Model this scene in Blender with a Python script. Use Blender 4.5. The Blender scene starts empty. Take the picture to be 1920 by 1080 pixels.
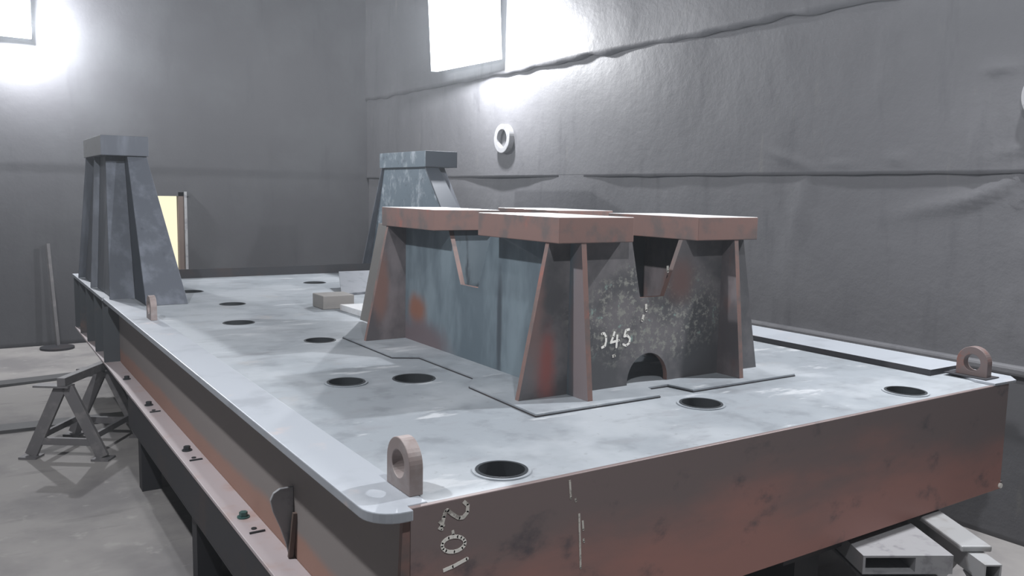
import bpy, bmesh, math, random
from mathutils import Vector, Matrix, noise
random.seed(4)
S = bpy.context.scene
COL = S.collection

# ---------------------------------------------------------------- camera
cam_data = bpy.data.cameras.new('camera'); cam = bpy.data.objects.new('camera', cam_data); COL.objects.link(cam)
Rm = Matrix(((0.8367179932, 0.0461810768, -0.5456833403), (-0.5472936929, 0.1056380142, -0.8302470859), (0.0193031999, 0.9933317261, 0.1136638393)))
cam.matrix_world = Rm.to_4x4()
cam_data.sensor_width = 36; cam_data.lens = 1571.126 / 1920 * 36; cam_data.clip_end = 100
S.camera = cam

# ---------------------------------------------------------------- world, exposure
w = bpy.data.worlds.new('world'); S.world = w; w.use_nodes = True
w.node_tree.nodes['Background'].inputs[0].default_value = (0.80, 0.84, 0.95, 1)
w.node_tree.nodes['Background'].inputs[1].default_value = 0.02
hz = w.node_tree.nodes.new('ShaderNodeVolumeScatter')   # chamber dust haze, also put in for the glow around the lamps
hz.inputs['Density'].default_value = 0.0048; hz.inputs['Anisotropy'].default_value = 0.6; hz.inputs['Color'].default_value = (0.88, 0.94, 1, 1)
w.node_tree.links.new(hz.outputs[0], w.node_tree.nodes['World Output'].inputs['Volume'])
S.view_settings.view_transform = 'Standard'; S.view_settings.look = 'None'
S.view_settings.exposure = 0.0; S.view_settings.gamma = 1; S.view_settings.use_curve_mapping = False
LAMPS = [  # position, facing, power
    ((0.36, 13.50, 2.46), (0.03, -1, -0.06), 620, (1.1, 1.0)),
    ((5.76, 9.98, 2.30), (-1, -0.06, -0.06), 620, (1.55, 1.25)),
    ((5.40, 2.45, 2.65), (-1, -0.1, -0.45), 950, (0.4, 0.4)),
    ((-0.70, 3.9, 2.70), (0.35, 0.05, -1), 640, (0.3, 0.3)),
    ((1.0, 0.0, 3.1), (0.35, 0.75, -0.85), 500, (0.3, 0.3)),
]

FLOOR = -2.33; XW = 6.0; YW = 13.7

# ---------------------------------------------------------------- materials
def nt(name, rough=0.6, metal=0.0, spec=0.4):
    m = bpy.data.materials.new(name); m.use_nodes = True
    t = m.node_tree; b = t.nodes['Principled BSDF']
    b.inputs['Roughness'].default_value = rough; b.inputs['Metallic'].default_value = metal
    b.inputs['Specular IOR Level'].default_value = spec
    return m, t, b

def c4(c): return (c[0], c[1], c[2], 1)

def noise_node(t, scale, detail=4, rough=0.6, stretch=(1, 1, 1), off=(0, 0, 0)):
    g = t.nodes.new('ShaderNodeNewGeometry')
    mp = t.nodes.new('ShaderNodeMapping'); mp.inputs['Scale'].default_value = stretch; mp.inputs['Location'].default_value = off
    n = t.nodes.new('ShaderNodeTexNoise'); n.inputs['Scale'].default_value = scale
    n.inputs['Detail'].default_value = detail; n.inputs['Roughness'].default_value = rough
    t.links.new(g.outputs['Position'], mp.inputs['Vector']); t.links.new(mp.outputs[0], n.inputs['Vector'])
    return n.outputs['Fac']

def ramp(t, fac, a, b):
    r = t.nodes.new('ShaderNodeMapRange'); r.inputs['From Min'].default_value = a; r.inputs['From Max'].default_value = b
    r.interpolation_type = 'SMOOTHSTEP'
    t.links.new(fac, r.inputs['Value']); return r.outputs[0]

def mixc(t, fac, A, B):
    m = t.nodes.new('ShaderNodeMix'); m.data_type = 'RGBA'
    if isinstance(fac, (int, float)): m.inputs[0].default_value = fac
    else: t.links.new(fac, m.inputs[0])
    for k, v in ((6, A), (7, B)):
        if isinstance(v, tuple): m.inputs[k].default_value = c4(v)
        else: t.links.new(v, m.inputs[k])
    return m.outputs[2]

def bump(t, b, fac, strength=0.2, dist=0.01):
    n = t.nodes.new('ShaderNodeBump'); n.inputs['Strength'].default_value = strength; n.inputs['Distance'].default_value = dist
    t.links.new(fac, n.inputs['Height']); t.links.new(n.outputs[0], b.inputs['Normal'])

def layered(name, base, layers, rough=0.6, metal=0.0, spec=0.4, bmp=None):
    """layers: (colour, noise scale, from, to, stretch, offset)"""
    m, t, b = nt(name, rough, metal, spec)
    cur = base
    for (c, sc, a, z, st, of) in layers:
        cur = mixc(t, ramp(t, noise_node(t, sc, 5, 0.6, st, of), a, z), cur, c)
    if isinstance(cur, tuple): b.inputs['Base Color'].default_value = c4(cur)
    else: t.links.new(cur, b.inputs['Base Color'])
    if bmp: bump(t, b, noise_node(t, bmp[0], 4, 0.65), bmp[1], bmp[2])
    return m

def blob(t, centre, radii, soft=0.5, wob=0.5):
    """mask of a stain with its own place and shape on the thing (object sits still in the room)"""
    g = t.nodes.new('ShaderNodeNewGeometry')
    s = t.nodes.new('ShaderNodeVectorMath'); s.operation = 'SUBTRACT'; s.inputs[1].default_value = centre
    t.links.new(g.outputs['Position'], s.inputs[0])
    d = t.nodes.new('ShaderNodeVectorMath'); d.operation = 'DIVIDE'; d.inputs[1].default_value = radii
    t.links.new(s.outputs[0], d.inputs[0])
    l = t.nodes.new('ShaderNodeVectorMath'); l.operation = 'LENGTH'; t.links.new(d.outputs[0], l.inputs[0])
    n = noise_node(t, 9, 3)
    a = t.nodes.new('ShaderNodeMath'); a.operation = 'MULTIPLY_ADD'; a.inputs[1].default_value = wob
    t.links.new(n, a.inputs[0]); t.links.new(l.outputs['Value'], a.inputs[2])
    o = 0.5 * wob
    r = t.nodes.new('ShaderNodeMapRange'); r.interpolation_type = 'SMOOTHSTEP'
    r.inputs['From Min'].default_value = 1 + soft / 2 + o; r.inputs['From Max'].default_value = 1 - soft / 2 + o
    t.links.new(a.outputs[0], r.inputs['Value']); return r.outputs[0]

RUST = (0.23, 0.10, 0.075)
M = {}
M['deck'] = layered('deck_steel', (0.27, 0.295, 0.32), [((0.215, 0.235, 0.255), 5, 0.5, 0.66, (1, 1, 1), (2, 2, 0)), ((0.355, 0.38, 0.405), 1.1, 0.44, 0.60, (1, 1, 1), (0, 0, 0)),
      ((0.25, 0.265, 0.285), 3.2, 0.55, 0.75, (1, 2.5, 1), (5, 2, 0)), ((0.33, 0.31, 0.30), 2.3, 0.62, 0.8, (1, 1, 1), (1, 9, 0)), ((0.45, 0.47, 0.49), 3.5, 0.60, 0.68, (0.6, 1.8, 1), (4, 1, 0)), ((0.24, 0.255, 0.27), 22, 0.60, 0.75, (1, 1, 1), (0, 3, 0))], 0.5, 0.15, 0.5, (30, 0.15, 0.004))
M['flange'] = layered('pale_flange_steel', (0.37, 0.395, 0.43), [((0.30, 0.32, 0.35), 3.0, 0.5, 0.72, (1, 1, 1), (3, 0, 0)), ((0.5, 0.43, 0.41), 5, 0.6, 0.8, (1, 1, 1), (7, 0, 0))], 0.45, 0.15, 0.5)
M['frame'] = layered('millscale_frame_steel', (0.135, 0.115, 0.12), [(RUST, 1.6, 0.45, 0.72, (1, 1, 2.2), (0, 0, 0)), ((0.07, 0.07, 0.085), 2.4, 0.55, 0.75, (1, 1, 2), (4, 1, 2))], 0.55, 0.25, 0.4, (45, 0.1, 0.003))
M['web'] = layered('dark_web_steel', (0.09, 0.10, 0.11), [((0.24, 0.15, 0.12), 2.2, 0.55, 0.75, (1, 1, 1), (0, 3, 0))], 0.55, 0.2, 0.4)
M['lowflange'] = layered('pink_primer_flange', (0.52, 0.46, 0.47), [((0.48, 0.35, 0.32), 4, 0.5, 0.75, (1, 1, 1), (0, 0, 0))], 0.5, 0.1)
M['cut'] = layered('rusty_cut_edge', (0.20, 0.125, 0.11), [((0.135, 0.11, 0.105), 6, 0.45, 0.65, (1, 1, 1), (0, 0, 0)), ((0.30, 0.115, 0.09), 4, 0.56, 0.72, (1, 1, 1), (3, 3, 0))], 0.6, 0.1, 0.3, (60, 0.15, 0.003))
M['captop'] = layered('blasted_cap_steel', (0.72, 0.73, 0.74), [((0.60, 0.58, 0.57), 5, 0.5, 0.7, (1, 1, 1), (0, 0, 0))], 0.4, 0.2)
M['blue'] = layered('blue_grey_plate', (0.13, 0.165, 0.19), [((0.20, 0.24, 0.265), 1.8, 0.45, 0.65, (1, 1, 0.5), (0, 0, 0)), ((0.07, 0.085, 0.10), 5, 0.6, 0.75, (3, 3, 0.6), (2, 0, 0))], 0.5, 0.2, 0.45)
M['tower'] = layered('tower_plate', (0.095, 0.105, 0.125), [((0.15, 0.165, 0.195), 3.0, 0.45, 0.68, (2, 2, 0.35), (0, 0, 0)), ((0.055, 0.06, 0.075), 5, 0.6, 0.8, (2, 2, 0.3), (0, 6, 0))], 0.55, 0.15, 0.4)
M['towerpale'] = layered('tower_lit_side', (0.17, 0.18, 0.20), [((0.11, 0.12, 0.135), 4, 0.5, 0.7, (2, 2, 0.3), (0, 0, 0))], 0.5, 0.15, 0.4)  # paler copy of the tower plate; light on its side put into the colour
M['towerdark'] = layered('tower_shaded_return', (0.045, 0.055, 0.07), [], 0.55, 0.15, 0.4)  # darker copy of the tower plate; shade on the return put into the colour
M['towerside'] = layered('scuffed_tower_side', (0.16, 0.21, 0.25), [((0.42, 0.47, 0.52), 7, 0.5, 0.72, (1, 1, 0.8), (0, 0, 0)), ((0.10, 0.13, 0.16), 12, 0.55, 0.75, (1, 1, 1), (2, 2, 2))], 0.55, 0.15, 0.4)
M['lug'] = layered('lug_steel', (0.25, 0.205, 0.195), [((0.31, 0.275, 0.265), 12, 0.45, 0.7, (1, 1, 1), (0, 0, 0))], 0.55, 0.15)
M['lugdark'] = layered('dark_lug_steel', (0.17, 0.13, 0.125), [(RUST, 12, 0.5, 0.7, (1, 1, 1), (0, 0, 0))], 0.55, 0.2)
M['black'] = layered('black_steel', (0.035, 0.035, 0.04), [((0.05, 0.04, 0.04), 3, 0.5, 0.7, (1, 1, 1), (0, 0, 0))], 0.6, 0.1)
M['hole'] = layered('dark_sleeve', (0.04, 0.045, 0.05), [], 0.5, 0.2)
M['stand'] = layered('trestle_steel', (0.16, 0.155, 0.16), [((0.22, 0.21, 0.21), 8, 0.5, 0.7, (1, 1, 1), (0, 0, 0))], 0.6, 0.2)
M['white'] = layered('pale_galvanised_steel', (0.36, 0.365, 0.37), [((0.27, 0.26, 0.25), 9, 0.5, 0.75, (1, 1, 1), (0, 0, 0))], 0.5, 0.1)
M['beige'] = layered('beige_brace_steel', (0.20, 0.19, 0.18), [((0.15, 0.145, 0.14), 5, 0.5, 0.75, (1, 1, 1), (0, 0, 0))], 0.6, 0.1)
M['paint'] = layered('white_paint', (0.86, 0.84, 0.78), [], 0.7, 0, 0.3)
M['chalk'] = layered('worn_white_paint', (0.62, 0.60, 0.55), [((0.35, 0.33, 0.30), 40, 0.5, 0.6, (1, 1, 1), (0, 0, 0))], 0.7, 0, 0.3)
M['green'] = layered('green_bolt', (0.06, 0.14, 0.13), [], 0.4, 0.2)
M['floor'] = layered('dusty_concrete', (0.32, 0.305, 0.295), [((0.215, 0.205, 0.205), 0.9, 0.42, 0.65, (1, 1, 1), (0, 0, 0)), ((0.19, 0.18, 0.178), 2.6, 0.58, 0.78, (0.5, 2.5, 1), (3, 0, 0)),
      ((0.37, 0.355, 0.34), 6, 0.58, 0.75, (1, 1, 1), (0, 0, 0))], 0.75, 0, 0.25, (14, 0.2, 0.01))
M['rail'] = layered('floor_rail_steel', (0.09, 0.09, 0.092), [], 0.6, 0.2)
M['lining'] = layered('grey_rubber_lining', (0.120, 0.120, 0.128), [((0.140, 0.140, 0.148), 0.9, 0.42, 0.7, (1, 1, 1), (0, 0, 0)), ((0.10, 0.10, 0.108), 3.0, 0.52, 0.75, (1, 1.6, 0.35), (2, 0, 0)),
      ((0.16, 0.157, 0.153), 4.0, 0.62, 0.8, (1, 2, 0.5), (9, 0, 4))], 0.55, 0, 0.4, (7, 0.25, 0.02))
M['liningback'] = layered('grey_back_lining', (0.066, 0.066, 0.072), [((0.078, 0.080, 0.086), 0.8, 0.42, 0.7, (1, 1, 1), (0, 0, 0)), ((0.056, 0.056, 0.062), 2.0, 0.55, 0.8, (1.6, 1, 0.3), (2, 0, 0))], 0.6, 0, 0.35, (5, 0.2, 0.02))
M['ring'] = layered('pale_port_ring', (0.33, 0.33, 0.34), [((0.22, 0.22, 0.23), 12, 0.5, 0.7, (1, 1, 1), (0, 0, 0))], 0.6, 0.1)
M['brown'] = layered('brown_door_edge', (0.13, 0.095, 0.08), [], 0.6)
M['housing'] = layered('lamp_housing', (0.55, 0.56, 0.58), [], 0.5, 0.3)
M['dust'] = layered('dust_heap', (0.35, 0.31, 0.28), [], 0.9)

# frame front web: mill scale above, rust towards the bottom edge (the plate's own colour)
def front_mat():
    m, t, b = nt('front_plate_rust', 0.5, 0.25, 0.45)
    g = t.nodes.new('ShaderNodeNewGeometry'); s = t.nodes.new('ShaderNodeSeparateXYZ'); t.links.new(g.outputs['Position'], s.inputs[0])
    n = noise_node(t, 2.0, 5, 0.6, (0.6, 1, 2))
    a = t.nodes.new('ShaderNodeMath'); a.operation = 'MULTIPLY_ADD'; a.inputs[1].default_value = 0.7
    t.links.new(n, a.inputs[0]); t.links.new(s.outputs['Z'], a.inputs[2])
    f = ramp(t, a.outputs[0], -0.75, -1.15)
    c = mixc(t, f, (0.215, 0.17, 0.165), (0.40, 0.205, 0.175))
    c = mixc(t, ramp(t, noise_node(t, 4, 5, 0.6, (1, 1, 1.5), (6, 0, 0)), 0.55, 0.75), c, (0.10, 0.09, 0.10))
    t.links.new(c, b.inputs['Base Color']); bump(t, b, noise_node(t, 40, 3), 0.1, 0.003)
    return m
M['front'] = front_mat()

def sideweb_mat():
    m, t, b = nt('side_web_rust', 0.7, 0.0, 0.15)
    g = t.nodes.new('ShaderNodeNewGeometry'); s = t.nodes.new('ShaderNodeSeparateXYZ'); t.links.new(g.outputs['Position'], s.inputs[0])
    n = noise_node(t, 2.5, 4, 0.6, (1, 0.6, 1))
    a = t.nodes.new('ShaderNodeMath'); a.operation = 'MULTIPLY_ADD'; a.inputs[1].default_value = 0.10
    t.links.new(n, a.inputs[0]); t.links.new(s.outputs['Z'], a.inputs[2])
    c = mixc(t, ramp(t, a.outputs[0], -1.40, -1.46), (0.27, 0.245, 0.235), (0.38, 0.235, 0.19))
    t.links.new(c, b.inputs['Base Color']); return m
M['sideweb'] = sideweb_mat()

def ped_mat():
    """pedestal plates: front wall mottled flaking paint, flanks rusty, sides blue grey, two orange primer patches"""
    m, t, b = nt('pedestal_plate', 0.55, 0.15, 0.4)
    c = mixc(t, ramp(t, noise_node(t, 2.6, 5, 0.6, (1, 1, 0.6)), 0.42, 0.62), (0.105, 0.095, 0.10), (0.20, 0.175, 0.18))
    c = mixc(t, ramp(t, noise_node(t, 4, 5, 0.6, (1, 1, 0.5), (3, 3, 0)), 0.52, 0.7), c, (0.20, 0.115, 0.10))
    for ce, ra, co in (((2.33, 3.23, -0.83), (0.065, 0.03, 0.17), (0.27, 0.115, 0.10)), ((2.46, 4.86, -0.78), (0.05, 0.12, 0.10), (0.36, 0.16, 0.10)),
                       ((2.27, 5.03, -0.62), (0.06, 0.04, 0.22), (0.22, 0.13, 0.11))):
        c = mixc(t, blob(t, ce, ra, 0.9, 0.6), c, co)
    t.links.new(c, b.inputs['Base Color']); bump(t, b, noise_node(t, 40, 3), 0.1, 0.003)
    return m
M['ped'] = ped_mat()
def front_wall_mat():
    m, t, b = nt('flaking_wall_plate', 0.5, 0.15, 0.45)
    c = mixc(t, ramp(t, noise_node(t, 3, 4, 0.6), 0.4, 0.65), (0.085, 0.085, 0.09), (0.17, 0.16, 0.165))
    zone = blob(t, (3.0, 3.22, -0.62), (0.50, 0.2, 0.24), 0.6, 0.8)
    n1 = ramp(t, noise_node(t, 26, 5, 0.75), 0.50, 0.60)
    mu = t.nodes.new('ShaderNodeMath'); mu.operation = 'MULTIPLY'; t.links.new(zone, mu.inputs[0]); t.links.new(n1, mu.inputs[1])
    c = mixc(t, mu.outputs[0], c, (0.26, 0.26, 0.235))
    n2 = ramp(t, noise_node(t, 14, 5, 0.7, (1, 1, 1), (8, 0, 3)), 0.60, 0.68)
    mu2 = t.nodes.new('ShaderNodeMath'); mu2.operation = 'MULTIPLY'; t.links.new(zone, mu2.inputs[0]); t.links.new(n2, mu2.inputs[1])
    c = mixc(t, mu2.outputs[0], c, (0.24, 0.33, 0.30))
    for ce, ra, co in (((2.33, 3.22, -0.83), (0.05, 0.1, 0.15), (0.27, 0.10, 0.09)), ((2.25, 3.22, -0.5), (0.05, 0.1, 0.3), (0.22, 0.15, 0.14)), ((3.2, 3.22, -0.45), (0.08, 0.1, 0.10), (0.20, 0.13, 0.12))):
        c = mixc(t, blob(t, ce, ra, 1.5, 0.9), c, co)
    t.links.new(c, b.inputs['Base Color']); bump(t, b, noise_node(t, 30, 4), 0.2, 0.004)
    return m
M['pedfront'] = front_wall_mat()
def left_wall_mat():
    m, t, b = nt('blue_side_plate', 0.5, 0.15, 0.45)
    c = mixc(t, ramp(t, noise_node(t, 2.0, 5, 0.6, (1, 1.4, 0.5)), 0.42, 0.62), (0.115, 0.15, 0.175), (0.19, 0.24, 0.27))
    c = mixc(t, blob(t, (2.47, 3.86, -0.75), (0.3, 0.025, 0.30), 1.0, 0.6), c, (0.06, 0.075, 0.09))
    c = mixc(t, blob(t, (2.46, 4.86, -0.78), (0.3, 0.11, 0.10), 1.1, 0.7), c, (0.24, 0.115, 0.08))
    c = mixc(t, blob(t, (2.46, 4.80, -0.98), (0.3, 0.35, 0.14), 0.9, 0.5), c, (0.15, 0.12, 0.13))
    c = mixc(t, blob(t, (2.46, 3.12, -0.65), (0.3, 0.10, 0.5), 0.6, 0.4), c, (0.20, 0.17, 0.175))
    t.links.new(c, b.inputs['Base Color']); return m
M['pedleft'] = left_wall_mat()

def emis(name, col, st):
    m = bpy.data.materials.new(name); m.use_nodes = True; t = m.node_tree; t.nodes.clear()
    e = t.nodes.new('ShaderNodeEmission'); e.inputs[0].default_value = c4(col); e.inputs[1].default_value = st
    o = t.nodes.new('ShaderNodeOutputMaterial'); t.links.new(e.outputs[0], o.inputs[0]); return m
M['glow'] = emis('lamp_glass', (0.88, 0.95, 1.0), 5)
M['daylight'] = emis('daylight_outside', (1.0, 0.93, 0.66), 1.1)

# ---------------------------------------------------------------- mesh helpers
def obj(name, bm, mat, parent=None, bevel=0, smooth=False):
    me = bpy.data.meshes.new(name); bmesh.ops.recalc_face_normals(bm, faces=bm.faces); bm.to_mesh(me); bm.free()
    o = bpy.data.objects.new(name, me); COL.objects.link(o)
    for mm in (mat if isinstance(mat, (list, tuple)) else [mat]): me.materials.append(M[mm])
    if smooth:
        for p in me.polygons: p.use_smooth = True
    if bevel:
        b = o.modifiers.new('bevel', 'BEVEL'); b.width = bevel; b.segments = 2; b.limit_method = 'ANGLE'
    if parent:
        o.parent = parent; o.matrix_parent_inverse = Matrix.Translation(-parent.location) if parent.type == 'EMPTY' else Matrix()
    return o

def empty(name, loc, label, cat, group=None):
    o = bpy.data.objects.new(name, None); COL.objects.link(o); o.location = loc; o.empty_display_size = 0.1
    o['label'] = label; o['category'] = cat
    if group: o['group'] = group
    return o

def tag(o, label, cat, group=None, kind=None):
    o['label'] = label; o['category'] = cat
    if group: o['group'] = group
    if kind: o['kind'] = kind
    return o

def struct(o): o['kind'] = 'structure'; return o

def box(bm, x0, x1, y0, y1, z0, z1, mi=0):
    vs = [bm.verts.new((x, y, z)) for z in (z0, z1) for y in (y0, y1) for x in (x0, x1)]
    for f in ((0, 2, 3, 1), (4, 5, 7, 6), (0, 1, 5, 4), (2, 6, 7, 3), (0, 4, 6, 2), (1, 3, 7, 5)):
        bm.faces.new([vs[i] for i in f]).material_index = mi
    return vs

def prism(bm, pts, vec, mi=0, sidemi=None, capmi=None):
    """pts: polygon in 3-D, vec: extrusion"""
    v = Vector(vec); a = [bm.verts.new(p) for p in pts]; b = [bm.verts.new(Vector(p) + v) for p in pts]
    f0 = bm.faces.new(a); f1 = bm.faces.new(list(reversed(b))); f0.material_index = mi; f1.material_index = mi if capmi is None else capmi
    n = len(a)
    for i in range(n):
        f = bm.faces.new([a[i], b[i], b[(i + 1) % n], a[(i + 1) % n]]); f.material_index = mi if sidemi is None else sidemi

def plate_y(pts, y, t, **k):          # polygon in XZ, thickness along +y
    bm = bmesh.new(); prism(bm, [(x, y, z) for x, z in pts], (0, t, 0), **k); return bm
def plate_x(pts, x, t, **k):          # polygon in YZ
    bm = bmesh.new(); prism(bm, [(x, y, z) for y, z in pts], (t, 0, 0), **k); return bm
def plate_z(pts, z, t, **k):
    bm = bmesh.new(); prism(bm, [(x, y, z) for x, y in pts], (0, 0, t), **k); return bm
def boxbm(*a):
    bm = bmesh.new(); box(bm, *a); return bm

def bar(bm, p, q, wd, th, up=(0, 0, 1)):
    """rectangular bar from p to q; wd across, th along up"""
    p = Vector(p); q = Vector(q); d = (q - p).normalized(); u = Vector(up)
    s = d.cross(u).normalized(); u = s.cross(d).normalized()
    vs = []
    for e in (p, q):
        for a, b in ((-1, -1), (1, -1), (1, 1), (-1, 1)): vs.append(bm.verts.new(e + s * a * wd / 2 + u * b * th / 2))
    for f in ((0, 1, 2, 3), (7, 6, 5, 4), (0, 4, 5, 1), (1, 5, 6, 2), (2, 6, 7, 3), (3, 7, 4, 0)): bm.faces.new([vs[i] for i in f])

def ring(bm, c, axis, r0, r1, h, n=32):
    """annular tube; c centre of bottom, axis unit vector, height h"""
    ax = Vector(axis).normalized(); q = ax.orthogonal().normalized(); s = ax.cross(q); c = Vector(c)
    L = []
    for (r, k) in ((r0, 0), (r1, 0), (r1, h), (r0, h)):
        L.append([bm.verts.new(c + ax * k + (q * math.cos(2 * math.pi * i / n) + s * math.sin(2 * math.pi * i / n)) * r) for i in range(n)])
    for a in range(4):
        A, B = L[a], L[(a + 1) % 4]
        for i in range(n): bm.faces.new([A[i], A[(i + 1) % n], B[(i + 1) % n], B[i]])

def disc(bm, c, axis, r, h, n=32):
    ax = Vector(axis).normalized(); q = ax.orthogonal().normalized(); s = ax.cross(q); c = Vector(c)
    prism(bm, [tuple(c + (q * math.cos(2 * math.pi * i / n) + s * math.sin(2 * math.pi * i / n)) * r) for i in range(n)], tuple(ax * h))

def boolean(o, cutters, mode='DIFFERENCE'):
    bm = bmesh.new()
    for f in cutters: f(bm)
    bmesh.ops.recalc_face_normals(bm, faces=bm.faces)
    me = bpy.data.meshes.new('cut'); bm.to_mesh(me); bm.free(); c = bpy.data.objects.new('cut', me); COL.objects.link(c)
    m = o.modifiers.new('b', 'BOOLEAN'); m.object = c; m.operation = mode; m.solver = 'EXACT'
    dg = bpy.context.evaluated_depsgraph_get(); dg.update()
    new = bpy.data.meshes.new_from_object(o.evaluated_get(dg)); o.modifiers.remove(m)
    mats = list(o.data.materials); o.data = new
    if not len(new.materials):
        for mm in mats: new.materials.append(mm)
    bpy.data.objects.remove(c)

def strokes(polys, y, wd, th=0.002):
    """painted line strokes lying on the plane y, polys in (x,z)"""
    bm = bmesh.new()
    k = 0
    for P in polys:
        for (a, b) in zip(P[:-1], P[1:]):
            k += 1; e = 0.00008 * (k % 7)
            bar(bm, (a[0], y - e, a[1]), (b[0], y - e, b[1]), th, wd, up=(b[1] - a[1], 0, a[0] - b[0]))
            disc(bm, (b[0], y - e - th / 2, b[1]), (0, 1, 0), wd / 2 * 0.98, th, 8)
    return bm

# ---------------------------------------------------------------- room shell
def sheet(axis, base, off, u0, u1, z0, z1, nu, nz, amp, seed, dents=(), lip=0.0):
    """a wrinkled lining sheet as a thick displaced grid; axis 'x' = right wall (faces -x), 'y' = back wall (faces -y)"""
    bm = bmesh.new(); G = []
    for j in range(nz + 1):
        row = []
        for i in range(nu + 1):
            u = u0 + (u1 - u0) * i / nu; z = z0 + (z1 - z0) * j / nz
            d = 0
            d += noise.noise(Vector((u * 0.7, z * 0.5, seed))) * amp * 1.2 + noise.noise(Vector((u * 2.4, z * 1.1, seed + 7))) * amp * 0.28 + noise.noise(Vector((u * 6, z * 3, seed + 3))) * amp * 0.07
            zz = z
            if j == 0: zz += noise.noise(Vector((u * 3.0, seed, 1))) * lip
            for (du, dz, ru, rz, h, ang) in dents:
                a = (u - du) * math.cos(ang) + (z - dz) * math.sin(ang); b = -(u - du) * math.sin(ang) + (z - dz) * math.cos(ang)
                d += 0.45 * h * math.exp(-(a / ru) ** 2 - (b / rz) ** 2)
            c = base - off - d
            row.append(bm.verts.new((c, u, zz) if axis == 'x' else (u, c, zz)))
        G.append(row)
    for j in range(nz):
        for i in range(nu): bm.faces.new([G[j][i], G[j][i + 1], G[j + 1][i + 1], G[j + 1][i]])
    # turned-back bottom edge so that the sheet has thickness
    low = []
    for v in G[0]:
        p = v.co; low.append(bm.verts.new((base, p.y, p.z) if axis == 'x' else (p.x, base, p.z)))
    for i in range(nu): bm.faces.new([G[0][i], G[0][i + 1], low[i + 1], low[i]])
    return bm

def join(bms):
    out = bmesh.new()
    for b in bms:
        me = bpy.data.meshes.new('tmp'); b.to_mesh(me); b.free(); out.from_mesh(me); bpy.data.meshes.remove(me)
    return out

dr = [(3.0, 0.10, 0.30, 0.03, 0.05, -0.5), (2.75, 0.08, 0.22, 0.025, 0.05, -0.6), (3.35, -0.02, 0.35, 0.05, 0.04, -0.25), (4.7, -0.45, 0.05, 0.5, 0.03, 0.15), (4.6, 0.0, 0.04, 0.3, 0.03, 0.2), (2.6, -0.1, 0.3, 0.04, 0.04, -0.8)]
du = [(4.72, 0.32, 0.22, 0.03, 0.045, 0.35), (3.75, 0.30, 0.07, 0.03, 0.04, 0.8), (4.25, 0.27, 0.10, 0.02, 0.03, 0), (3.05, 0.90, 0.08, 0.04, 0.06, 0), (3.15, 0.42, 0.05, 0.30, 0.05, 0.0), (3.35, 0.8, 0.04, 0.4, 0.02, 0), (2.9, 0.35, 0.16, 0.03, 0.03, -0.3), (3.9, 1.1, 0.04, 0.3, 0.02, 0)]
wr = join([sheet('x', XW, 0.06, -4, YW, FLOOR, 0.21, 260, 70, 0.022, 1, dr),
           sheet('x', XW, 0.085, -4, YW, 0.19, 1.53, 260, 44, 0.020, 4, du, 0.01),
           sheet('x', XW, 0.125, -4, YW, 1.50, 5.2, 240, 60, 0.022, 9, (), 0.05)])
o = struct(obj('wall_right', wr, 'lining', smooth=False))
for p in o.data.polygons: p.use_smooth = True
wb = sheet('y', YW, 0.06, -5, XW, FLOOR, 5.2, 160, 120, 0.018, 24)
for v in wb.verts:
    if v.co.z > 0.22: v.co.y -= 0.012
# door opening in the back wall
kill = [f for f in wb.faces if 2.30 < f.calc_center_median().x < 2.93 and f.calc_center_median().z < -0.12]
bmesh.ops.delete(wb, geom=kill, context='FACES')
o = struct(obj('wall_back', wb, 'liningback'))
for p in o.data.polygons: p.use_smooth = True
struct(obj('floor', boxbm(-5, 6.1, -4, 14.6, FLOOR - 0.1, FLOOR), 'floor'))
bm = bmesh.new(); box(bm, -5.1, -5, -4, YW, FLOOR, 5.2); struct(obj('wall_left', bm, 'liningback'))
# door: daylight gap, brown leaf edge and pale jamb
bm = bmesh.new(); box(bm, 1.9, 3.2, 14.3, 14.34, FLOOR, 0.2); struct(obj('door_daylight', bm, 'daylight'))  # glowing panel added behind the door gap for the daylight outside
dr_ = struct(obj('door_1', boxbm(2.785, 2.865, 13.58, 13.70, FLOOR, -0.10), 'brown'))
jm = obj('door_jamb', boxbm(2.87, 2.905, 13.55, 13.66, FLOOR, -0.09), 'ring', dr_)
ld = obj('door_lintel', boxbm(2.22, 2.96, 13.58, 13.70, -0.16, -0.09), 'liningback', dr_)
jl = obj('door_jamb', boxbm(2.22, 2.31, 13.58, 13.70, FLOOR, -0.09), 'liningback', dr_)

# wall ledge along the right wall
struct(obj('trim_1', boxbm(5.86, 5.95, -2, 13.5, -1.165, -1.10), 'lining', bevel=0.02))
# base channel
# floor rails
def rail(a, b, lab):
    bm = bmesh.new(); bar(bm, a, b, 0.24, 0.03); o = obj('floor_rail', bm, 'rail'); tag(o, lab, 'rail', 'flat rails across the floor'); return o
rail((-4.8, 10.35, FLOOR + 0.015), (1.9, 11.4, FLOOR + 0.015), 'flat dark steel rail on the floor nearer to the back wall')
rail((-4.8, 9.28, FLOOR + 0.015), (2.2, 8.98, FLOOR + 0.015), 'flat dark steel rail on the floor passing behind the dark trestle')
# pole standing at the back wall
po = empty('wall_pole', (1.04, 13.45, FLOOR), 'thin grey pole leaning at the back wall left of the tall support tower', 'pole')
bm = bmesh.new(); bar(bm, (1.0, 13.52, -0.85), (1.07, 13.42, FLOOR + 0.02), 0.05, 0.03); obj('pole', bm, 'stand', po)
bm = bmesh.new(); disc(bm, (1.05, 13.3, FLOOR), (0, 0, 1), 0.22, 0.03, 24); obj('base_plate', bm, 'black', po)

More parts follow.
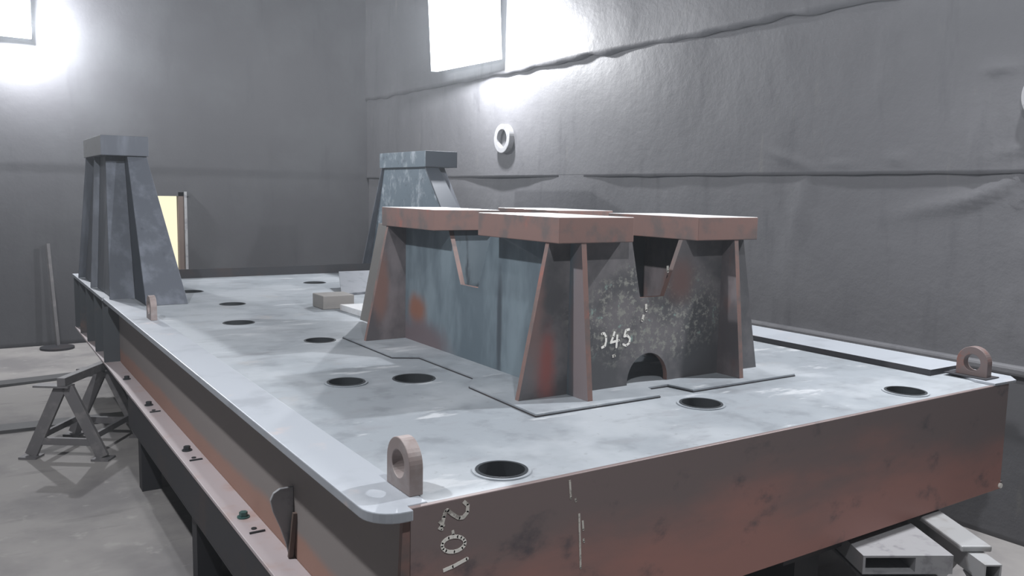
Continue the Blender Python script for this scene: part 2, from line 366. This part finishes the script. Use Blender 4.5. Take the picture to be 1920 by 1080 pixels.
# round ports on the right wall
def port(y, z, r, lab):
    e = empty('wall_port', (5.90, y, z), lab, 'port', None)
    bm = bmesh.new(); ring(bm, (5.93, y, z), (-1, 0, 0), r * 0.62, r, 0.09, 40); obj('flange_ring', bm, 'ring', e, bevel=0.006)
    bm = bmesh.new(); disc(bm, (5.93, y, z), (-1, 0, 0), r * 0.63, 0.03, 40); obj('cover', bm, 'lining', e)
    return e
port(9.2, 0.68, 0.185, 'small round pale port ring on the right wall above the support pedestal')
port(2.68, 0.69, 0.185, 'round pale port ring cut by the right edge of the photo')
bm = bmesh.new(); bar(bm, (5.88, 9.12, 0.49), (5.88, 9.12, -0.4), 0.02, 0.02); tag(obj('conduit_pipe', bm, 'ring'), 'thin vertical conduit under the small wall port', 'pipe')

# floodlights
FN = ['floodlight on the back wall glaring at the upper left corner', 'floodlight high on the right wall glaring above the pedestal', 'floodlight on the right wall beyond the right edge of the photo', 'floodlight hanging left of the frame beyond the left edge of the photo', 'floodlight hanging behind the photographer']
for k, (p, d, pw, sc) in enumerate(LAMPS):
    P = Vector(p); D = Vector(d).normalized()
    q = D.to_track_quat('-Z', 'Y').to_matrix()
    e = empty('floodlight', p, FN[k], 'floodlight')
    T = Matrix.Translation(P) @ q.to_4x4() @ Matrix.Diagonal((sc[0], sc[1], 1, 1))
    bm = bmesh.new(); box(bm, -0.40, 0.40, -0.40, 0.40, 0.0, 0.05); box(bm, -0.44, 0.44, -0.44, 0.44, -0.01, 0.0)
    for i in range(6): box(bm, -0.25 + i * 0.1 - 0.008, -0.25 + i * 0.1 + 0.008, -0.35, 0.35, 0.05, 0.07)
    bm.transform(T); obj('housing', bm, 'housing', e, bevel=0.01)
    bm = bmesh.new(); box(bm, -0.50, 0.50, -0.50, 0.50, -0.12 if k < 2 else -0.03, -0.011); bm.transform(T); obj('lamp_glass', bm, 'glow', e)  # first two panels larger than the lamps; their glare put into the shape
    back = P - D * 0.06
    tgt = Vector((XW - 0.15, P.y, P.z)) if p[0] > 4 else (Vector((P.x, YW - 0.08, P.z)) if p[1] > 5 else Vector((P.x - 0.3, P.y, P.z + 1.6)))
    bm = bmesh.new(); bar(bm, tuple(back), tuple(tgt), 0.06, 0.06, up=(0, 0.3, 1)); obj('bracket', bm, 'housing', e)
    L = bpy.data.lights.new('flood_light', 'SPOT' if k == 2 else 'POINT'); L.energy = pw; L.color = (0.95, 0.965, 1.0); L.shadow_soft_size = 0.07
    lo = bpy.data.objects.new('flood_light', L); COL.objects.link(lo); lo.location = P + (D * 0.16, D * 0.36)[k < 2] + Vector(((0.40, 0, -0.34), (0, -0.72, -0.28), (0, 0, 0))[min(k, 2)])
    if k == 2:
        L.spot_size = math.radians(178); L.spot_blend = 0.4; lo.rotation_euler = Vector((-1, 0.02, -0.5)).to_track_quat('-Z', 'Y').to_euler()
    lo.parent = e; lo.matrix_parent_inverse = Matrix.Translation(-e.location)

# ---------------------------------------------------------------- base frame
ZT = -1.0; ZB = -1.608; XL = 1.144; XR = 4.829; Y0 = 2.298; Y1 = 10.5
fr = empty('steel_base_frame', (3.0, 6.4, ZB), 'long steel base frame with a grey deck, rusty front plate and lifting lugs', 'steel frame')
holes = [(1.588, 2.461, 0.097, 1), (1.63, 4.03, 0.100, 1), (1.985, 3.958, 0.116, 0), (1.95, 5.271, 0.105, 0), (1.683, 6.236, 0.115, 0), (1.911, 7.268, 0.11, 0), (1.79, 8.30, 0.12, 0), (3.119, 8.578, 0.12, 0), (2.945, 2.80, 0.105, 1), (4.094, 2.458, 0.105, 1), (3.90, 8.2, 0.12, 0), (2.62, 9.15, 0.11, 0), (4.3, 5.2, 0.105, 1)]
holes = holes[:10]
deck = obj('deck_plate', boxbm(1.215, XR + 0.02, Y0 + 0.022, 9.5, ZT - 0.03, ZT), 'deck', fr)
boolean(deck, [(lambda bm, h=h: disc(bm, (h[0], h[1], ZT - 0.2), (0, 0, 1), h[2], 0.4, 48)) for h in holes])
for (x, y, r, lipd) in holes:
    bm = bmesh.new(); ring(bm, (x, y, ZT - 0.16), (0, 0, 1), r - 0.012, r - 0.001, 0.162 + (0.006 if lipd else 0.0), 48)
    obj('pipe_sleeve', bm, 'hole', fr)  # dark sleeve wall; shade inside the hole put into the colour
    if lipd:
        bm = bmesh.new(); ring(bm, (x, y, ZT + 0.0005), (0, 0, 1), r - 0.002, r + 0.011, 0.005, 48); obj('hole_collar', bm, 'deck', fr)
obj('front_plate', boxbm(XL, XR, Y0, Y0 + 0.022, ZB, ZT + 0.001), 'front', fr, bevel=0.003)
obj('side_web', boxbm(1.15, 1.17, Y0 + 0.022, 8.22, ZB, ZT - 0.03), 'sideweb', fr)
obj('side_web', boxbm(4.80, 4.82, Y0 + 0.022, Y1, ZB, ZT - 0.03), 'frame', fr)
obj('side_web', boxbm(1.26, 1.28, 8.22, Y1, ZB, ZT - 0.03), 'web', fr)
obj('hole_backing', boxbm(1.3, 4.78, Y0 + 0.3, Y1 - 0.1, ZB + 0.02, ZB + 0.04), 'black', fr)  # unseen plate added under the deck, black so the holes look dark
# top edge flange, left, with rounded ends
def rc(cx, cy, r, a0, a1, n=8): return [(cx + r * math.cos(math.radians(a0 + (a1 - a0) * i / n)), cy + r * math.sin(math.radians(a0 + (a1 - a0) * i / n))) for i in range(n + 1)]
r = 0.11
pts = [(1.215, Y0 + 0.022), (1.143, Y0 + 0.022), (1.143, 2.275)] + rc(1.007 + r, 2.275 + r, r, 270, 180)[:] + rc(1.007 + r * .8, 8.15 - r * .8, r * .8, 180, 90) + [(1.215, 8.15)]
obj('edge_flange', plate_z(pts, ZT - 0.032, 0.036), 'flange', fr, bevel=0.004)
obj('edge_flange', boxbm(1.007, 1.24, 8.152, Y1, ZT - 0.03, ZT - 0.002), 'flange', fr)
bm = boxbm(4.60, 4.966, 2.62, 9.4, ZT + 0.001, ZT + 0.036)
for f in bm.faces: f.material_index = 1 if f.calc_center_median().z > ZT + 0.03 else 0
obj('edge_flange', bm, ['black', 'flange'], fr)  # black sides below a pale top; shade on the side put into the colour
obj('corner_plate', plate_z([(XR - 0.16, Y0 - 0.004), (XR + 0.05, Y0 - 0.012), (XR + 0.135, Y0 + 0.06), (XR + 0.135, 2.62), (XR - 0.03, 2.62), (XR - 0.16, Y0 + 0.1)], ZT + 0.0015, 0.012), 'flange', fr)
obj('bottom_flange', boxbm(1.016, 1.149, Y0 + 0.05, Y1, ZB - 0.012, ZB + 0.008), 'lowflange', fr, bevel=0.003)
obj('bottom_flange', boxbm(4.83, 4.95, Y0 + 0.05, Y1, ZB - 0.012, ZB + 0.008), 'frame', fr)
obj('end_plate', boxbm(1.30, 4.80, Y1 - 0.02, Y1, ZB, ZT - 0.031), 'web', fr)
obj('rear_deck_plate', boxbm(1.245, 4.829, 9.52, Y1, ZT - 0.03, ZT), 'deck', fr)
obj('upstand', boxbm(1.62, 4.34, 9.501, 9.519, ZT - 0.03, ZT + 0.10), 'black', fr)
for y in (8.225, 8.80, 9.42, 10.0, 10.46):
    obj('stiffener', boxbm(1.018, 1.255, y, y + 0.02, ZB + 0.009, ZT - 0.031), 'web', fr)
# rounded gusset tab standing on the lower flange
tab = [(1.149, -1.285), (1.09, -1.285), (1.062, -1.30), (1.048, -1.33), (1.058, -1.38), (1.090, -1.46), (1.115, -1.54), (1.128, ZB + 0.009), (1.149, ZB + 0.009)]
t_ = obj('gusset_tab', plate_y(tab, 3.44, 0.016), 'ring', fr, 0.003); t_['label'] = 'rounded grey tab'
bm = bmesh.new(); bar(bm, (1.143, 3.405, -1.39), (1.128, 3.43, ZB + 0.012), 0.02, 0.016, up=(0, 1, 0)); obj('tab_edge', bm, 'brown', t_)
for k, y in enumerate((7.42, 6.45, 5.21, 3.99)):
    bm = bmesh.new(); disc(bm, (1.082, y, ZB + 0.0085), (0, 0, 1), 0.030, 0.006, 20); disc(bm, (1.082, y, ZB + 0.0145), (0, 0, 1), 0.020, 0.022, 6); obj('bolt', bm, 'green' if k == 3 else 'hole', fr)
    if k: 
        bm = bmesh.new(); disc(bm, (1.085, y - 0.165, ZB + 0.0085), (0, 0, 1), 0.013, 0.004, 14); obj('bolt_hole', bm, 'hole', fr); obj('clip', boxbm(1.05, 1.122, y - 0.222, y - 0.212, ZB + 0.0085, ZB + 0.016), 'hole', fr)
bm = bmesh.new(); disc(bm, (4.815, Y0 - 0.001, -1.585), (0, -1, 0), 0.014, 0.012, 12); b_ = obj('bolt', bm, 'paint', fr); b_['label'] = 'white bolt at the lower front corner'
# vertical edge plate at the front left corner
obj('corner_stiffener', plate_y([(1.095, ZB + 0.009), (1.143, ZB + 0.009), (1.143, ZT - 0.034), (1.118, ZT - 0.034)], Y0 + 0.002, 0.02), 'cut', fr)

# lifting lugs
def lug(x, y, mat, th=0.05):
    R = 0.088; h = 0.095; n = 20
    pts = [(y - R, ZT + 0.004), (y - R, ZT + h)] + [(y - R * math.cos(math.pi * i / n), ZT + h + R * math.sin(math.pi * i / n)) for i in range(1, n)] + [(y + R, ZT + h), (y + R, ZT + 0.004)]
    o = obj('lifting_lug', plate_x(pts, x, th), mat, fr)
    boolean(o, [lambda bm: disc(bm, (x - 0.1, y, ZT + h - 0.002), (1, 0, 0), 0.047, 0.3, 32)])
    b = o.modifiers.new('bevel', 'BEVEL'); b.width = 0.003; b.segments = 2; b.limit_method = 'ANGLE'
    return o
lug(1.180, 2.468, 'lug'); lug(4.745, 2.468, 'lugdark')
lug(1.135, 6.66, 'lug', 0.045); lug(4.745, 6.66, 'lugdark')
bm = bmesh.new(); box(bm, 4.70, 4.84, 2.36, 2.60, ZT + 0.0135, ZT + 0.02); obj('lug_base_shadow', bm, 'black', fr)  # black sheet painted in as the shadow at the right lug's base

# painted marks on the front plate
def PX(pl, wd, mat, name, y=Y0 - 0.0012, parent=fr):
    return obj(name, strokes(pl, y, wd), mat, parent)
two = [(1.336, -1.012), (1.352, -1.028), (1.350, -1.052), (1.335, -1.066), (1.318, -1.064), (1.296, -1.048), (1.276, -1.030), (1.268, -1.034), (1.262, -1.052), (1.254, -1.082)]
PX([two], 0.013, 'chalk', 'painted_digit')
for q in ([(1.246, -1.062), (1.262, -1.078)], [(1.244, -1.082), (1.256, -1.09)], [(1.296, -1.102), (1.298, -1.118)]): PX([q], 0.010, 'chalk', 'paint_daub')
zero = [(1.30 + 0.043 * math.cos(a * math.pi / 8), -1.150 - 0.026 * math.sin(a * math.pi / 8) - 0.10 * 0.043 * math.cos(a * math.pi / 8)) for a in range(17)]
PX([zero], 0.012, 'paint', 'painted_digit'); PX([[(1.262, -1.232), (1.300, -1.226), (1.352, -1.212)]], 0.012, 'paint', 'painted_digit')
for q in ([(1.772, -1.017), (1.779, -1.085)], [(1.800, -1.09), (1.802, -1.10)], [(1.819, -1.150), (1.833, -1.36)], [(1.836, -1.18), (1.84, -1.215)], [(1.842, -1.25), (1.845, -1.262)]): PX([q], 0.008, 'chalk', 'chalk_mark')

# ---------------------------------------------------------------- pedestal
XA, XB = 2.472, 3.523; YA, YB = 3.23, 5.03; ZTOP = -0.236; th = 0.03
pd = empty('equipment_pedestal', (3.0, 4.13, ZT), 'rusty steel pedestal with four thick cap plates standing on the deck', 'pedestal')
dp = [(2.11, 2.995), (2.86, 2.995), (2.92, 3.15), (3.06, 3.15), (3.09, 2.995), (3.885, 2.995), (3.885, 3.66), (3.76, 3.80), (3.76, 4.44), (3.885, 4.55), (3.885, 5.27), (2.11, 5.27), (2.11, 4.50), (2.25, 4.42), (2.25, 3.78), (2.13, 3.62)]
obj('doubler_plate', plate_z(dp, ZT + 0.0005, 0.014), 'deck', pd)
bm = bmesh.new()
for a, b in zip(dp, dp[1:] + dp[:1]): bar(bm, (a[0], a[1], ZT + 0.004), (b[0], b[1], ZT + 0.004), 0.007, 0.005)
obj('weld_seam', bm, 'black', pd)
zb = ZT + 0.0145
def cross_wall(y, name, mat, arch):
    P = [(2.172, zb), (2.33, ZTOP), (2.85, ZTOP), (2.916, -0.53), (3.084, -0.53), (3.204, ZTOP), (3.675, ZTOP), (3.835, zb)]
    P = [(2.172, zb)]
    if arch: P = [(2.172, zb)] 
    top = [(3.835, zb), (3.675, ZTOP), (3.204, ZTOP), (3.084, -0.53), (2.916, -0.53), (2.85, ZTOP), (2.33, ZTOP)]
    a = []
    if arch:
        a = [(2.847, zb)] + [(2.988 - 0.141 * math.cos(math.pi * i / 20), -0.972 + 0.146 * math.sin(math.pi * i / 20)) for i in range(21)] + [(3.129, zb)]
    return obj(name, plate_y(P + a + top, y, th, sidemi=1), [mat, 'cut'], pd)
cross_wall(YA, 'cross_wall', 'pedfront', True)
cross_wall(YB, 'cross_wall', 'ped', False)
def long_wall(x, mat):
    x -= th / 2
    segs = []
    # between the cross walls
    P = [(YA + th, zb), (YA + th, ZTOP), (3.958, ZTOP), (4.092, -0.55), (4.295, -0.55), (4.445, ZTOP), (YB, ZTOP), (YB, zb)]
    obj('side_wall', plate_x(P, x, th, sidemi=1), [mat, 'cut'], pd)
    obj('fin', plate_x([(3.062, zb), (3.145, ZTOP), (YA, ZTOP), (YA, zb)], x, th, sidemi=1), [mat, 'cut'], pd)
    obj('fin', plate_x([(YB + th, zb), (YB + th, ZTOP), (5.115, ZTOP), (5.20, zb)], x, th, sidemi=1), [mat, 'cut'], pd)
for yd in (3.86, 4.43): obj('diaphragm', boxbm(XA + th / 2 + 0.001, XB - th / 2 - 0.001, yd, yd + 0.02, zb, ZTOP - 0.002), 'blue', pd)
long_wall(XA, 'pedleft'); long_wall(XB, 'ped')
for (x0, x1) in ((2.321, 2.781), (3.225, 3.685)):
    for (y0, y1) in ((3.142, 3.877), (4.383, 5.112)):
        bm = bmesh.new(); vs = box(bm, x0, x1, y0, y1, ZTOP + 0.001, -0.112)
        for f in bm.faces: f.material_index = 1 if f.calc_center_median().z > -0.12 else 0
        obj('cap_plate', bm, ['cut', 'captop'], pd, bevel=0.004)
# pale brace behind the rear leg
obj('brace_plate', plate_x([(5.30, zb), (5.30, -0.24), (5.56, -0.24), (5.90, zb)], 2.50, 0.025), 'beige', pd)
# number painted on the front cross wall
def W(pl, wd, mat, name): return obj(name, strokes(pl, YA - 0.0012, wd), mat, pd)
z0 = -0.772; H = 0.078
digit0 = [(2.668, z0), (2.690, z0 + 0.008), (2.697, z0 + 0.03), (2.696, z0 + 0.055), (2.684, z0 + 0.074), (2.668, z0 + 0.072)]
digit0b = [(2.628, z0 + 0.07), (2.630, z0 + 0.04), (2.628, z0 + 0.0)]
four = [[(2.752, z0 + 0.078), (2.742, z0 + 0.05), (2.728, z0 + 0.022), (2.782, z0 + 0.030)], [(2.770, z0 + 0.06), (2.766, z0 - 0.004)]]
six = [[(2.852, z0 + 0.082), (2.826, z0 + 0.078), (2.816, z0 + 0.048), (2.838, z0 + 0.050), (2.856, z0 + 0.034), (2.852, z0 + 0.010), (2.832, z0 - 0.002), (2.812, z0 + 0.006)]]
for dg in ([digit0], four, six): W(dg, 0.0115, 'paint', 'painted_digit')
for q in ([(2.742, -0.822), (2.756, -0.82)], [(2.958, -0.565), (2.962, -0.60)], [(2.945, -0.62), (2.935, -0.65)], [(3.10, -0.37), (3.104, -0.40)]): W([q], 0.014, 'chalk', 'paint_daub')

# ---------------------------------------------------------------- towers
def tower(mx, lab):
    """mx: +1 left tower; -1 mirrored about the frame's centre line x=2.986"""
    f = (lambda x: x) if mx > 0 else (lambda x: 5.973 - x)
    e = empty('support_tower', (f(1.3), 9.2, ZT), lab, 'tower', 'tapered support towers at the far end of the frame')
    z0 = ZT + 0.002; z1 = 0.268
    y_base, y_top = 7.43, 8.66
    def slab(name, x0, x1, ya, yb, yta, ytb, mat, xt0=None, xt1=None, z1=z1):
        xt0 = x0 if xt0 is None else xt0; xt1 = x1 if xt1 is None else xt1
        bm = bmesh.new()
        vs = [bm.verts.new(p) for p in [(f(x0), ya, z0), (f(x1), ya, z0), (f(x1), yb, z0), (f(x0), yb, z0), (f(xt0), yta, z1), (f(xt1), yta, z1), (f(xt1), ytb, z1), (f(xt0), ytb, z1)]]
        for q in ((0, 1, 2, 3), (4, 5, 6, 7), (0, 1, 5, 4), (1, 2, 6, 5), (2, 3, 7, 6), (3, 0, 4, 7)): bm.faces.new([vs[i] for i in q])
        return obj(name, bm, mat, e, bevel=0.003)
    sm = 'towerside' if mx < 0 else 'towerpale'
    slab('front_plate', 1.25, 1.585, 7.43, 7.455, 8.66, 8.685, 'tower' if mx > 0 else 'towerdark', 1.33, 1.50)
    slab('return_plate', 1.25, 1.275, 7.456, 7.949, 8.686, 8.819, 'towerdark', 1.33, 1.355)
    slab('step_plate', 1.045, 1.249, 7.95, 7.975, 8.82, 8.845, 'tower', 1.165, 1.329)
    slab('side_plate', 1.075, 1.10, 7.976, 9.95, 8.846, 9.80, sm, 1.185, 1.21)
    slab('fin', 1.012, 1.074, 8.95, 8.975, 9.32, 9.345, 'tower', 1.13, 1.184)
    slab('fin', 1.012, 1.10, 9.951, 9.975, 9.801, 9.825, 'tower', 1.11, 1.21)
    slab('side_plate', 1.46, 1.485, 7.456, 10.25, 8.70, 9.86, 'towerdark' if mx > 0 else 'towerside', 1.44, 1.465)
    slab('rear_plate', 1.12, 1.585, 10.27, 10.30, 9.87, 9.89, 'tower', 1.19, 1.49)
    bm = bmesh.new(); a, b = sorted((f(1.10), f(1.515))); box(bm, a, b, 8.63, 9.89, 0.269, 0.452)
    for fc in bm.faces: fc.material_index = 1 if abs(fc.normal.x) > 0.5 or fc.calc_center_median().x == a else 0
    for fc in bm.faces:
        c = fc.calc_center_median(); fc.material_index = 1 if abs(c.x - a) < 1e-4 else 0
    obj('cap_block', bm, ['tower' if mx > 0 else 'towerdark', 'white' if mx > 0 else 'towerside'], e, bevel=0.004)  # side face paler than the front; fall of light put into the colours
    return e
tower(1, 'tall tapered steel tower on the left of the frame, pale square side on its cap')
tower(-1, 'far tapered tower with a dark square cap, seen above the pedestal near the right wall')

# loose things on the deck
def loose(name, bm, mat, lab, cat, bevel=0.003):
    return tag(obj(name, bm, mat, None, bevel), lab, cat)
loose('steel_block', boxbm(2.47, 2.745, 6.60, 6.85, ZT + 0.001, ZT + 0.115), 'beige', 'small rectangular steel block lying on the deck behind the pedestal', 'block', 0.006)
loose('steel_plate', plate_z([(2.585, 6.52), (2.60, 5.93), (3.05, 5.93), (3.05, 6.45)], ZT + 0.001, 0.05), 'captop', 'pale flat steel plate lying on the deck between block and pedestal', 'plate')
bm = bmesh.new(); prism(bm, [(2.95, 7.4, ZT + 0.001), (3.9, 7.6, ZT + 0.001), (3.9, 8.1, ZT + 0.14), (3.2, 8.1, ZT + 0.14)], (0, 0, 0.02))
tag(obj('deck_shadow_slab', bm, 'towerpale'), 'low grey slab standing in for a shadow on the deck behind the steel block', 'plate')  # slab put where a shadow lies on the deck

# ---------------------------------------------------------------- supports
beam = empty('support_beam', (1.25, 4.6, FLOOR), 'long black steel beam under the left edge of the frame', 'beam')
obj('web', boxbm(1.020, 1.10, Y0 + 0.35, 6.98, -1.86, ZB - 0.0125), 'black', beam)
obj('bottom_flange', boxbm(1.020, 1.24, Y0 + 0.35, 6.98, -1.875, -1.861), 'black', beam)
for y in (2.9, 4.9, 6.7):
    bm = bmesh.new(); box(bm, 1.06, 1.20, y, y + 0.12, FLOOR, -1.876); obj('foot', bm, 'black', beam)

def trestle(T0, a, L, spread, ztop, mat, lab, w_=0.07, mirror=False, overhang=0.0):
    a = Vector((a[0], a[1], 0)).normalized(); c = Vector((a.y, -a.x, 0)); T0 = Vector((T0[0], T0[1], 0))
    e = empty('trestle', (T0.x, T0.y, FLOOR), lab, 'trestle', 'steel trestles carrying the frame')
    up = Vector((0, 0, 1)); zt = ztop - w_ / 2
    bm = bmesh.new(); bar(bm, T0 - a * 0.05 + up * zt, T0 + a * (L + 0.05) + up * zt, w_, w_); obj('top_beam', bm, mat, e, bevel=0.004)
    for s in (0, L):
        P = T0 + a * s
        bm = bmesh.new(); bar(bm, P - c * 0.24 + up * (zt - w_ / 2 - 0.008), P + c * 0.06 + up * (zt - w_ / 2 - 0.008), 0.11, 0.016); obj('end_plate', bm, mat, e)
        for sg in (-1, 1):
            bm = bmesh.new(); F = P + c * sg * spread
            bar(bm, P + c * sg * 0.03 + up * (zt - w_ / 2 - 0.02), F + up * (FLOOR + 0.022), 0.10, 0.035, up=a); lg = obj('leg', bm, mat, e, bevel=0.003)
            bm = bmesh.new(); G = F + up * (FLOOR + 0.009); bar(bm, G - c * 0.075, G + c * 0.075, 0.13, 0.018); obj('foot_plate', bm, mat, e)
        k = 0.78; zz = zt + (FLOOR - zt) * k
        bm = bmesh.new(); bar(bm, P - c * spread * k + up * zz, P + c * spread * k + up * zz, 0.03, 0.06); obj('crossbar', bm, mat, e)
    for sg in (-1, 1):
        k = 0.72; zz = zt + (FLOOR - zt) * k
        bm = bmesh.new(); bar(bm, T0 + c * sg * spread * k + up * zz, T0 + a * L + c * sg * spread * k + up * zz, 0.03, 0.05); obj('stretcher', bm, mat, e)
    return e
trestle((0.66, 7.86), (0.565, 0.825), 0.68, 0.31, -1.622, 'stand', 'dark steel trestle standing on the floor left of the frame')

# pale trestle at the front right
e = empty('trestle', (3.75, 2.6, FLOOR), 'pale galvanised trestle sticking out under the right end of the front plate', 'trestle', 'steel trestles carrying the frame')
a = Vector((-0.51, -0.86, 0)).normalized(); c = Vector((a.y, -a.x, 0))
C0 = Vector((4.175, 2.34, 0)); up = Vector((0, 0, 1))
def hollow(bm, p, q, wd, ht, t=0.007):
    p = Vector(p); q = Vector(q); d = (q - p).normalized(); s = d.cross(up).normalized()
    for k in (-1, 1):
        bar(bm, p + s * k * (wd / 2 - t / 2), q + s * k * (wd / 2 - t / 2), t, ht)
        bar(bm, p + up * k * (ht / 2 - t / 2), q + up * k * (ht / 2 - t / 2), wd - 2 * t, t)
bm = bmesh.new(); hollow(bm, C0 - a * 1.6 + up * -1.700, C0 + a * 0.575 + up * -1.700, 0.080, 0.092); obj('square_tube', bm, 'white', e)
bm = bmesh.new(); bar(bm, C0 - a * 0.5 + up * -1.637, C0 + a * 0.445 + up * -1.637, 0.15, 0.030); obj('packing_plate', bm, 'white', e, bevel=0.008)
bm = bmesh.new(); bar(bm, C0 + a * 0.42 - c * 0.0 + up * -1.75, C0 + a * 0.30 - c * 0.42 + up * (FLOOR + 0.02), 0.06, 0.06, up=a); obj('leg', bm, 'white', e)
bm = bmesh.new(); bar(bm, C0 + a * 0.25 + c * 0.0 + up * -1.75, C0 + a * 0.25 + c * 0.42 + up * (FLOOR + 0.02), 0.06, 0.06, up=a); obj('leg', bm, 'white', e)
bm = bmesh.new(); bar(bm, C0 - a * 1.3 - c * 0.02 + up * -1.75, C0 - a * 1.3 - c * 0.42 + up * (FLOOR + 0.02), 0.06, 0.06, up=a); obj('leg', bm, 'white', e)
bm = bmesh.new(); bar(bm, C0 - a * 1.3 + c * 0.02 + up * -1.75, C0 - a * 1.3 + c * 0.42 + up * (FLOOR + 0.02), 0.06, 0.06, up=a); obj('leg', bm, 'white', e)
# flat channel box welded beside the tube, open at the near end
cc = -c
Q0 = Vector((3.43, 2.205, 0)); Wd = 0.43
def slabq(bm, u0, u1, v0, v1, z0, z1):
    P = [Q0 + cc * u + (-a) * v for u, v in ((u0, v0), (u1, v0), (u1, v1), (u0, v1))]
    prism(bm, [(p.x, p.y, z0) for p in P], (0, 0, z1 - z0))
if cc.x < 0: cc = -cc
bm = bmesh.new(); slabq(bm, 0, Wd, 0, 0.7, -1.655, -1.645); slabq(bm, 0, Wd, 0, 0.7, -1.735, -1.725); slabq(bm, 0.0, 0.012, 0.0, 0.7, -1.725, -1.655); slabq(bm, 0.25, Wd, 0.0, 0.7, -1.725, -1.655)
obj('channel_box', bm, 'ring', e)
bm = bmesh.new(); slabq(bm, 0.03, 0.40, -0.12, 0.6, -1.79, -1.775); obj('lower_plate', bm, 'ring', e)
bm = bmesh.new(); slabq(bm, 0.10, 0.16, 0.2, 0.26, FLOOR, -1.79); obj('leg', bm, 'ring', e)
# dark stand under the front plate
st = empty('dark_stand', (3.25, 2.5, FLOOR), 'black steel stand carrying the front plate near its middle', 'stand')
obj('post', boxbm(3.22, 3.40, 2.42, 2.58, FLOOR + 0.02, ZB - 0.04), 'black', st)
obj('top_plate', boxbm(3.02, 3.44, 2.33, 2.70, ZB - 0.04, ZB - 0.013), 'black', st)
obj('base_plate', boxbm(3.05, 3.50, 2.30, 2.70, FLOOR, FLOOR + 0.02), 'black', st)
